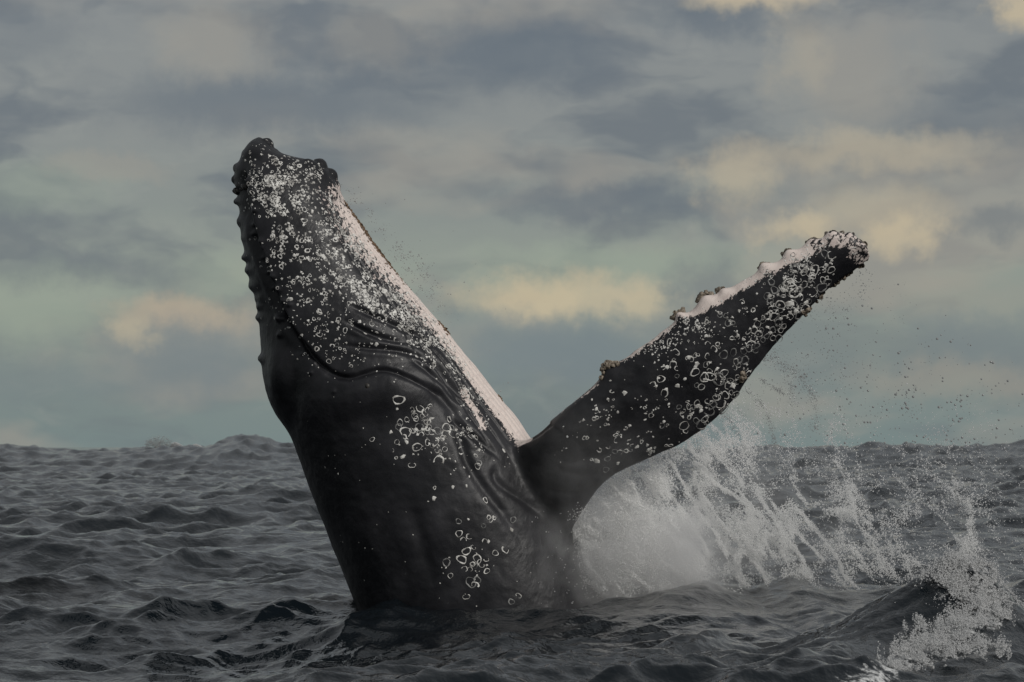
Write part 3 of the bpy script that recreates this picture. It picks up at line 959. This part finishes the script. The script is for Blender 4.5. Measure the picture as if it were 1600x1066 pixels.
def scatter_barnacles():
    zr = np.random.default_rng(11)
    items = []
    for x, y, sx, sy, lean, num, r0, r1, share, elong in ZONES:
        for _ in range(int(num * (2.3 if x > 900 and r1 > 3.7 else 1.9 if r1 < 3.7 else 1.6))):
            gy = zr.normal()
            qx, qy = x + sx * zr.normal() * 0.8 + lean * sy * gy * 0.8, y + sy * gy * 0.8
            if zr.random() > 0.55 + 1.5 * float(fbm(qx / 15.0, qy / 15.0, 0.5, 2)):
                continue
            rad = r0 + (r1 - r0) * zr.random() ** 1.8
            rad *= zr.uniform(0.75, 1.22)
            rad *= 1.12 if rad < 3.4 else 1.0
            ring = zr.random() < share and rad > 1.5
            items.append((qx, qy, rad, ring, elong, zr.random(), zr.random()))
    # rings first, largest first: the biggest become single parts
    items.sort(key=lambda t: -(t[2] + (100 if t[3] else 0)))
    variants = []
    for i in range(16):
        arc = 6.2832 if i % 3 else zr.uniform(2.6, 5.2)
        V, F = ring_arrays(1.0, zr.uniform(0.08, 0.17), arc, zr.uniform(0.72, 1.0), 100 + i)
        variants.append(mesh_from("barnacle_ring", V, F))
        variants[-1].materials.append(M_FAINT if i % 3 == 1 else M_SCAR)
    AV, AF, off, made, n = [], [], 0, [], 0
    for qx, qy, rad, ring, elong, r1, r2 in items:
        p, nn = skin_hit(qx, qy)
        if p is None:
            continue
        sz = rad * PXM
        view = (CAMP - p).normalized().dot(nn)
        if view < 0.12:
            continue
        if ring:
            if any((qx - a) ** 2 + (qy - b) ** 2 < (0.55 * (rad + c)) ** 2 for a, b, c in made):
                continue
            made.append((qx, qy, rad))
        if ring and n < 290:
            o = bpy.data.objects.new("barnacle_ring", variants[int(r1 * 15.99)])
            COL.objects.link(o)
            o.parent = root
            o.matrix_parent_inverse = INV
            M = frame(nn, r2 * 6.28).to_4x4()
            M.translation = p + nn * 0.002
            o.matrix_basis = M @ Matrix.Scale(sz, 4)
            n += 1
            continue
        if ring:
            V, F = ring_arrays(sz, sz * (0.17 + 0.12 * r1), 6.2832 if r2 > 0.3 else 3.0 + 2 * r1, 0.6 + 0.4 * r1, int(r1 * 1e6), 9)
        else:
            V, F = blob_arrays(sz * (0.75 + 0.2 * r2), 1 / (1 + (elong - 1) * r2), int(r1 * 1e6))
        # elongated flecks follow the body's length
        ax = Vector((0.55, -0.1, -0.83)) if qx < 860 else Vector((0.8, 0, 0.55))
        x = (ax - nn * ax.dot(nn)).normalized()
        Mx = np.array(Matrix((x, nn.cross(x), nn)).transposed() @ Matrix.Rotation((r1 - 0.5) * 1.6, 3, 'Z'))
        AV.append(V @ Mx.T + np.array(p + nn * 0.002))
        AF.append(F + off)
        off += len(V)
    V, F = np.vstack(AV), np.vstack(AF)
    me = bpy.data.meshes.new("small_barnacles")
    me.from_pydata(V.tolist(), [], [tuple(int(i) for i in dict.fromkeys(f)) for f in F])
    me.update()
    o = add_obj("small_barnacles", me, M_SCAR, root, kind='stuff', label='crust of small white barnacle scars')
    o.matrix_parent_inverse = INV


scatter_barnacles()


def barnacle_cluster(px, py, spread, num, mat, size=(2.4, 5.0), rim_only=True, seed=0, squash=(1, 1)):
    """a lump of acorn barnacles: little craters packed on the knob"""
    r = np.random.default_rng(seed)
    AV, AF, off = [], [], 0
    for _ in range(num):
        qx, qy = px + r.normal() * spread * squash[0], py + r.normal() * spread * squash[1]
        p, nn = None, None
        w = Vector(at(qx, qy, 38.5 if px > 860 else YC - 0.4 * r.random()))
        hit = BVH.find_nearest(w)
        if hit[0] is None:
            continue
        p, nn, d = hit[0], hit[1], hit[3]
        sz = r.uniform(*size) * PXM
        h = sz * r.uniform(0.7, 1.3)
        n = 7
        a = np.linspace(0, 6.283, n, endpoint=False)
        prof = [(1.0, -0.3), (0.62, 1.0), (0.40, 0.95), (0.25, 0.45)]
        V = np.array([[sz * k * math.cos(t) * (1 + 0.15 * math.sin(3 * t)), sz * k * math.sin(t), h * z] for k, z in prof for t in a])
        F = np.array([(i * n + j, i * n + (j + 1) % n, (i + 1) * n + (j + 1) % n, (i + 1) * n + j) for i in range(3) for j in range(n)])
        M = np.array(frame((nn + Vector(r.normal(0, .3, 3).tolist())).normalized(), r.uniform(0, 6)))
        AV.append(V @ M.T + np.array(p + nn * r.uniform(0, 0.6) * sz))
        AF.append(F + off)
        off += len(V)
    me = mesh_from("barnacle_cluster", np.vstack(AV), np.vstack(AF), False)
    o = add_obj("barnacle_cluster", me, mat, root)
    o.matrix_parent_inverse = INV


for i, (x, y, sp, n, mt, sq) in enumerate([
        (944, 568, 8, 40, M_BARN, (1, 1)), (1064, 494, 4, 14, M_BARN, (1, 1)), (1095, 461, 7, 46, M_BARN, (1.3, .8)), (1124, 452, 5, 14, M_BARN, (1.6, .5)),
        (1194, 413, 5.5, 30, M_BARN, (1.2, .6)), (1230, 390, 5.5, 34, M_BARN, (1.3, .6)), (1266, 371, 5.5, 34, M_BARN, (1.3, .5)), (1300, 363, 6, 34, M_BARN, (1.3, .5)),
        (1328, 369, 6, 34, M_DARKB, (1.3, .7)), (1350, 386, 5.5, 40, M_BARN, (.8, 1.4)), (1346, 410, 6, 40, M_BARN, (.9, .9)), (1320, 428, 6, 26, M_BARN, (1.3, .7)), (1280, 458, 6, 34, M_BARN, (1.2, .9)),
        (1258, 480, 5, 18, M_BARN, (.8, 1.2)), (1166, 598, 4, 16, M_BARN, (.6, 1.4)), (1302, 446, 4, 16, M_BARN, (1.2, .8)),
        (394, 292, 4, 14, M_DARKB, (.9, .9))]):
    barnacle_cluster(x, y, sp, n, mt, seed=300 + i, squash=sq)


def belly_fringe():
    """brown growth hanging along the belly midline"""
    r = np.random.default_rng(51)
    AV, AF, off = [], [], 0
    for (x0, y0, x1, y1, n, hgt) in ((534, 318, 572, 362, 110, 4.5), (556, 348, 610, 420, 300, 6.5), (600, 405, 640, 455, 40, 2.5), (684, 500, 706, 516, 45, 5), (788, 606, 796, 614, 14, 4)):
        for _ in range(n):
            t = r.random()
            w = Vector(at(x0 + (x1 - x0) * t + r.normal() * 1.5 + 3, y0 + (y1 - y0) * t + r.normal() * 1.5, YC - abs(r.normal()) * 0.12))
            p, nn, _, _ = BVH.find_nearest(w)
            sz = r.uniform(1.4, 4.0) * PXM
            V, F = blob_arrays(sz, r.uniform(0.5, 1), int(r.random() * 1e6))
            V[:, 2] *= r.uniform(1.5, hgt)
            M = np.array(frame((nn + Vector(r.normal(0, .5, 3).tolist())).normalized(), r.uniform(0, 6)))
            AV.append(V @ M.T + np.array(p))
            AF.append(F + off)
            off += len(V)
    F = np.vstack(AF)
    me = bpy.data.meshes.new("belly_growth")
    me.from_pydata(np.vstack(AV).tolist(), [], [tuple(int(i) for i in dict.fromkeys(f)) for f in F])
    me.update()
    o = add_obj("belly_growth", me, mat_plain("growth_brown", (0.09, 0.055, 0.03, 1), (0.2, 0.13, 0.08, 1), .8), root, kind='stuff', label='ragged brown growth along the pale belly line')
    o.matrix_parent_inverse = INV


belly_fringe()

# ------------------------------------------------------------------ spray
def points_modifier(o, mat):
    ng = bpy.data.node_groups.new("spheres", 'GeometryNodeTree')
    ng.interface.new_socket('Geometry', in_out='INPUT', socket_type='NodeSocketGeometry')
    ng.interface.new_socket('Geometry', in_out='OUTPUT', socket_type='NodeSocketGeometry')
    gi, go = ng.nodes.new('NodeGroupInput'), ng.nodes.new('NodeGroupOutput')
    mp = ng.nodes.new('GeometryNodeMeshToPoints')
    na = ng.nodes.new('GeometryNodeInputNamedAttribute')
    na.data_type = 'FLOAT'
    na.inputs['Name'].default_value = 'rad'
    sm = ng.nodes.new('GeometryNodeSetMaterial')
    sm.inputs['Material'].default_value = mat
    ng.links.new(gi.outputs[0], mp.inputs['Mesh'])
    ng.links.new(na.outputs['Attribute'], mp.inputs['Radius'])
    ng.links.new(mp.outputs[0], sm.inputs['Geometry'])
    ng.links.new(sm.outputs[0], go.inputs[0])
    md = o.modifiers.new("spheres", 'NODES')
    md.node_group = ng


def spray_object(name, P, rad, mat, label, category):
    me = bpy.data.meshes.new(name)
    me.vertices.add(len(P))
    me.vertices.foreach_set('co', np.asarray(P, np.float32).ravel())
    attr(me, 'rad', rad)
    me.materials.append(mat)
    o = add_obj(name, me, None, None, kind='stuff', label=label, category=category)
    points_modifier(o, mat)
    return o


TRAIL = resample([(906, 806), (948, 753), (1008, 719), (1073, 688), (1133, 641), (1173, 587), (1213, 538), (1247, 500), (1286, 461), (1345, 418)])


def in_poly(px, py, poly):
    poly = np.array(poly, float)
    c = np.zeros(px.shape, bool)
    x0, y0 = poly[-1]
    for x1, y1 in poly:
        m = ((y1 > py) != (y0 > py))
        with np.errstate(divide='ignore', invalid='ignore'):
            xi = (x0 - x1) * (py - y1) / (y0 - y1) + x1
        c ^= m & (px < xi)
        x0, y0 = x1, y1
    return c


def ridged(x, y, z, o=4):
    s, a, f = 0, 1.0, 1.0
    for i in range(o):
        s = s + a * (1 - np.abs(noise3(np.asarray(x) * f + 9.1 * i, np.asarray(y) * f, np.asarray(z) * f)) * 2.2)
        a *= 0.5
        f *= 2.1
    return s / 1.9


def gauss(px, py, x, y, sx, sy, rot=0.0):
    c, s = math.cos(rot), math.sin(rot)
    dx, dy = px - x, py - y
    return np.exp(-((dx * c + dy * s) / sx) ** 2 - ((-dx * s + dy * c) / sy) ** 2)


def build_spray():
    r = np.random.default_rng(77)
    # ---- the curtain falling from the flipper into the wake
    N = 2200000
    px, py = r.uniform(895, 1620, N), r.uniform(560, 935, N)
    te_x = np.interp(py, TRAIL[::-1, 1], TRAIL[::-1, 0])
    under = px > te_x - 2
    under |= py > 806
    body_r = np.interp(py, PYG, Rc) - 60
    dens = 0.0
    dens = dens + 2.4 * gauss(px, py, 985, 850, 85, 80)
    dens = dens + 0.95 * gauss(px, py, 1080, 800, 140, 85, 0.35)
    dens = dens + 0.55 * gauss(px, py, 1210, 850, 130, 60)
    dens = dens + 0.30 * gauss(px, py, 1130, 720, 90, 60, -0.5)
    dens = dens + 0.75 * gauss(px, py, 1322 + (py - 800) * 0.14, 810, 20, 95)
    dens = dens + 0.55 * gauss(px, py, 1505 + (py - 820) * 0.16, 830, 13, 75)
    dens = dens + 0.14 * gauss(px, py, 1500, 800, 70, 90)
    dens = dens + 0.10 * gauss(px, py, 1390, 810, 110, 80)
    dens = dens + 0.50 * gauss(px, py, 1060, 880, 300, 22)
    # filaments slant down to the right
    ux, uy = (px * 0.80 - py * 0.60) / 26, (px * 0.60 + py * 0.80) / 75
    Y = r.uniform(-1, 1, N)
    f1 = ridged(ux, uy, 0.25 * Y + 3.3, 4)
    f2 = fbm(px / 34, py / 40, 0.4 * Y, 3)
    solid = gauss(px, py, 975, 850, 75, 75)
    fil = np.clip(0.03 + 2.0 * sstep(f1, 0.56, 0.92) + 0.7 * f2, 0, 2)
    fil = fil * (1 - 0.6 * solid) + 0.25 * solid
    pr = dens * fil * under
    keep = r.random(N) < np.clip(pr, 0, 1.6) / 1.6 * 0.95
    px, py, Y = px[keep], py[keep], Y[keep]
    yw = 39.5 + 3.0 * sstep(px, 980, 1280) + Y * np.clip(0.35 + (px - 930) / 500, 0.35, 0.9)
    P = at(px, py, yw)
    rad = 0.0028 + 0.0060 * r.random(len(P)) ** 3
    ok = P[:, 2] > 0.0
    print("spray", ok.sum())
    spray_object("spray_curtain", P[ok], rad[ok], M_SPRAY, 'white curtain of spray pouring from the flipper into the sea', 'spray')

    # ---- thin sheet and strings of water leaving the trailing edge, drops in the air
    Q, rd = [], []
    strings = [([(1190, 560), (1235, 575), (1262, 605), (1275, 640), (1272, 672)], 1500, 6.5), ([(1205, 545), (1230, 590), (1242, 640)], 500, 9), ([(1180, 585), (1205, 605), (1225, 615)], 500, 3), ([(1165, 610), (1195, 640), (1210, 690), (1214, 730)], 900, 4),
               ([(1290, 462), (1300, 490), (1330, 480)], 220, 14), ([(1345, 418), (1350, 440), (1345, 470)], 200, 10), ([(1250, 500), (1290, 540), (1310, 600)], 300, 22),
               ([(1130, 645), (1160, 690), (1190, 760)], 900, 6), ([(1085, 685), (1110, 730), (1150, 800)], 900, 6), ([(1262, 700), (1290, 725), (1312, 760)], 900, 5), ([(1440, 760), (1452, 772)], 90, 3), ([(1488, 720), (1496, 770), (1506, 830)], 900, 6)]
    for path, n, w in strings:
        C = resample(path, 60)
        t = r.random(n) ** 0.9 * (len(C) - 1)
        i = np.clip(t.astype(int), 0, len(C) - 2)
        c = C[i] + (C[i + 1] - C[i]) * (t - i)[:, None]
        cl = fbm(c[:, 0] / 9, c[:, 1] / 9, 1.0, 3)
        k = r.random(n) < np.clip(0.5 + 1.2 * cl, 0.05, 1)
        c = c[k] + r.normal(0, 1, (k.sum(), 2)) * w * (0.35 + 0.65 * r.random(k.sum()))[:, None]
        Q.append(at(c[:, 0], c[:, 1], 38.8 + (3.5 if path[-1][1] > 740 else 0) + r.normal(0, 0.12, len(c))))
        rd.append(0.002 + 0.005 * r.random(len(c)) ** 2.5)
    # sheet under the outer flipper
    n = 26000
    sx, sy = r.uniform(1120, 1420, n), r.uniform(440, 720, n)
    te = np.interp(sy, TRAIL[::-1, 1], TRAIL[::-1, 0])
    dd = sx - te
    pr = np.where(dd > 0, np.exp(-dd / 75), 0) * np.clip(0.12 + 0.8 * sstep(ridged((sx * .8 - sy * .6) / 30, (sx * .6 + sy * .8) / 80, 0.0, 3), .55, .95), 0, 1) * np.interp(sy, [440, 520, 600, 720], [.35, .3, .6, .9])
    k = r.random(n) < pr
    Q.append(at(sx[k], sy[k], 38.9 + r.normal(0, 0.2, k.sum())))
    rd.append(0.0018 + 0.0030 * r.random(k.sum()) ** 2)
    # flung drops over the sky and the sea
    n = 9000
    sx, sy = r.uniform(1180, 1610, n), r.uniform(420, 900, n)
    te = np.interp(sy, TRAIL[::-1, 1], TRAIL[::-1, 0])
    pr = (0.16 * gauss(sx, sy, 1330, 540, 110, 130) + .28 * gauss(sx, sy, 1430, 620, 120, 90) + .40 * gauss(sx, sy, 1490, 740, 90, 110) + .42 * gauss(sx, sy, 1400, 760, 110, 110) + .06) * (sx > te + 4)
    pr = pr * np.clip(0.5 + 1.4 * fbm(sx / 40, sy / 40, 5.0, 3), 0.1, 2)
    pr *= np.clip((sy - (0.55 * (sx - 1330) + 400)) / 60, 0, 1)
    k = r.random(n) < pr
    Q.append(at(sx[k], sy[k], 39.4 + r.normal(0, 0.5, k.sum())))
    rd.append(0.004 + 0.011 * r.random(k.sum()) ** 3)
    # flung off the chin along the belly
    for path, n, w in (([(534, 300), (575, 350), (620, 400), (668, 470), (690, 500)], 900, 9), ([(610, 400), (640, 430), (670, 470)], 700, 12), ([(560, 330), (640, 420), (720, 470)], 90, 28), ([(720, 540), (790, 610)], 60, 12)):
        C = resample(path, 60)
        c = C[r.integers(0, len(C), n)] + r.normal(0, 1, (n, 2)) * w + [[w * .9, -w * .35]]
        k = r.random(n) < np.clip(.5 + 1.5 * fbm(c[:, 0] / 14, c[:, 1] / 14, 2.0, 3), 0.02, 1)
        Q.append(at(c[k, 0], c[k, 1], YC + r.normal(0, 0.25, k.sum())))
        rd.append(0.0018 + 0.0055 * r.random(k.sum()) ** 3)
    Q, rd = np.vstack(Q), np.concatenate(rd)
    spray_object("flying_droplets", Q, rd, M_DROP, 'scattered water droplets flung off the whale through the air', 'droplets')

    # ---- foam washing down the flank at the waterline
    n = 60000
    sx, sy = r.uniform(820, 985, n), r.uniform(780, 945, n)
    f = ridged(sx / 20, sy / 26, 1.0, 4)
    pr = sstep(f, .72, .98) * (1.0 * gauss(sx, sy, 945, 880, 40, 60) + .16 * gauss(sx, sy, 880, 880, 40, 60)) + .25 * gauss(sx, sy, 912, 806, 14, 10)
    k = np.nonzero(r.random(n) < pr * .8)[0]
    Q = []
    for a, b in zip(sx[k], sy[k]):
        h, nn = skin_hit(a, b)
        Q.append(np.array(h + nn * r.uniform(0, .03)) if h is not None else at(a, b, 39.3))
    Q = np.array(Q)
    spray_object("flank_foam", Q, 0.002 + 0.005 * r.random(len(Q)) ** 2, M_SPRAY, 'lacy foam streaming down the wet flank beside the spray', 'foam')

    # ---- foam of the breaking wave
    n = 300000
    poly = [(1440, 915), (1470, 900), (1500, 896), (1535, 910), (1560, 925), (1576, 950), (1578, 975), (1560, 985), (1535, 985), (1510, 1000), (1545, 1015), (1580, 1026), (1550, 1035), (1500, 1030), (1455, 1050), (1420, 1075), (1330, 1075), (1365, 1045), (1410, 1020), (1425, 985), (1470, 970), (1500, 955), (1495, 930)]
    sx, sy = r.uniform(1300, 1600, n), r.uniform(880, 1078, n)
    f = fbm(sx / 26, sy / 20, 4.0, 5, .62)
    inside = in_poly(sx + 26 * fbm(sx / 22, sy / 22, 8.0, 4, .6), sy + 18 * fbm(sx / 22, sy / 22, 11.0, 4, .6), poly)
    f = ridged(sx / 24, sy / 15, 4.0, 4)
    pr = np.where(inside, np.clip(.10 + 1.3 * sstep(f, .38, .92), 0, 1) * np.interp(sy, [890, 960, 1066], [1, .85, .5]), 0.0)
    k = np.nonzero(r.random(n) < pr)[0]
    Q, rd = [], []
    for a, b in zip(sx[k], sy[k]):
        h, nn = sea_hit(a, b)
        if h is None or h.y > 34:
            continue
        Q.append(tuple(h))
        rd.append(0.002 + 0.0045 * r.random() ** 2.5)
    # the crest itself, rolling over
    xs = (r.normal(1512, 34, 26000) - 800) / FPX * 30.0
    ys = 30.0 + 0.25 * (xs - 700 / FPX * 30.0) + r.normal(-0.05, 0.28, 26000)
    cf = ridged(xs * 2.6, ys * 2.6, 6.0, 4)
    for a, b, c in zip(xs, ys, cf):
        if c < 0.30 + 0.35 * r.random():
            continue
        h = sea_bvh.ray_cast(Vector((a, b, 5.0)), Vector((0, 0, -1)))[0]
        if h is not None:
            Q.append(tuple(h))
            rd.append(0.002 + 0.005 * r.random() ** 2.5)
    Q = np.array(Q)
    Q[:, 2] += 0.13 * np.maximum(0, ridged(Q[:, 0] * 2.2, Q[:, 1] * 2.2, 1.0, 3) - 0.2) + 0.03 * np.abs(fbm(Q[:, 0] * 14, Q[:, 1] * 14, 2.0, 2)) + rng.random(len(Q)) ** 4 * 0.06
    Q = [tuple(v) for v in Q]
    # thrown drops above the crest
    for _ in range(1400):
        a, b = r.normal(1520, 40), r.normal(925, 30)
        b -= abs(r.normal(0, 10))
        Q.append(tuple(at(a, b, 31.4 + r.normal(0, .25))))
        rd.append(0.002 + 0.004 * r.random() ** 3)
    spray_object("breaker_foam", np.array(Q), np.array(rd), M_FOAM, 'tumbling white foam on the steep breaking wave', 'foam')

    # ---- whitecap far off on the horizon
    Q, rd = [], []
    for _ in range(1500):
        t = r.uniform(0, math.pi)
        q = r.random() ** 0.6
        Q.append(at(248 + 22 * q * math.cos(t) + r.normal(0, 2), 700 - 20 * q * math.sin(t) ** .7 * (0.55 + 0.45 * math.sin(9 * t) ** 2), 284 + r.normal(0, .8)))
        rd.append(0.012 + 0.022 * r.random() ** 2)
    spray_object("distant_splash", np.array(Q), np.array(rd), M_DROP, 'small fan of spray thrown up by a distant wave on the horizon', 'splash')
    Q, rd = [], []
    for _ in range(1300):
        a = r.uniform(268, 318)
        Q.append(at(a, 694 + 3 * math.sin(a * .2) + (a - 268) * .08 + abs(r.normal(0, 3)), 284 + r.normal(0, .8)))
        rd.append(0.02 + 0.03 * r.random() ** 2)
    spray_object("distant_whitecap", np.array(Q), np.array(rd), M_FOAM, 'low white crest breaking just right of the distant fan of spray', 'whitecap')


build_spray()


def build_mist():
    """fine mist hanging in and around the curtain of spray"""
    m = bpy.data.materials.new("spray_mist")
    m.use_nodes = True
    g = NT(m.node_tree)
    out = g.n('ShaderNodeOutputMaterial')
    pv = g.n('ShaderNodeVolumePrincipled')
    pv.inputs['Color'].default_value = (0.99, 0.99, 0.99, 1)
    pv.inputs['Anisotropy'].default_value = 0.2
    tc = g.n('ShaderNodeTexCoord')
    P = tc.outputs['Object']
    ctr = at(985, 850, 39.4)
    n = g.noise(g.vec('MULTIPLY', P, (1.0, 0.6, 0.8)), 2.2, 4, 0.6)
    P = g.vec('ADD', P, g.vec('MULTIPLY', g.vec('SUBTRACT', g.noise(P, 1.1, 4, 0.6, True), (0.5, 0.5, 0.5)), (1.6, 1.0, 1.3)))
    d1 = g.vec('LENGTH', g.vec('MULTIPLY', g.vec('SUBTRACT', P, (-0.15, 0.1, -0.1)), (1 / 1.8, 1 / 1.2, 1 / 1.05)))
    d2 = g.vec('LENGTH', g.vec('MULTIPLY', g.vec('SUBTRACT', P, (1.2, 1.2, 0.25)), (1 / 2.4, 1 / 1.3, 1 / 1.25)))
    den = g.math('ADD', g.math('MULTIPLY', g.ramp(d1, 0.0, 1.0, 1, 0), 5.0), g.math('MULTIPLY', g.ramp(d2, 0.2, 1.0, 1, 0), 0.35))
    d3 = g.vec('LENGTH', g.vec('MULTIPLY', g.vec('SUBTRACT', P, (-0.45, -1.0, 1.0)), (1 / 1.25, 1 / 0.75, 1 / 0.95)))
    den = g.math('ADD', den, g.math('MULTIPLY', g.ramp(d3, 0.1, 1.0, 1, 0), 0.30))
    den = g.math('MULTIPLY', den, g.ramp(n, 0.30, 0.66))
    g.link(den, pv.inputs['Density'])
    g.link(pv.outputs[0], out.inputs['Volume'])
    bm = bmesh.new()
    bmesh.ops.create_icosphere(bm, subdivisions=4, radius=1.0)
    for v in bm.verts:
        v.co = Vector((v.co.x * 2.9 + 0.85, v.co.y * 2.3 + 0.3, v.co.z * 1.75 + 0.45))
    me = bpy.data.meshes.new("mist")
    bm.to_mesh(me)
    bm.free()
    o = add_obj("mist", me, m, None, kind='stuff', label='pale mist hanging under the raised flipper', category='mist')
    o.location = ctr.tolist()
    sc.cycles.volume_bounces = 4
    sc.cycles.volume_step_rate = 1.5


build_mist()
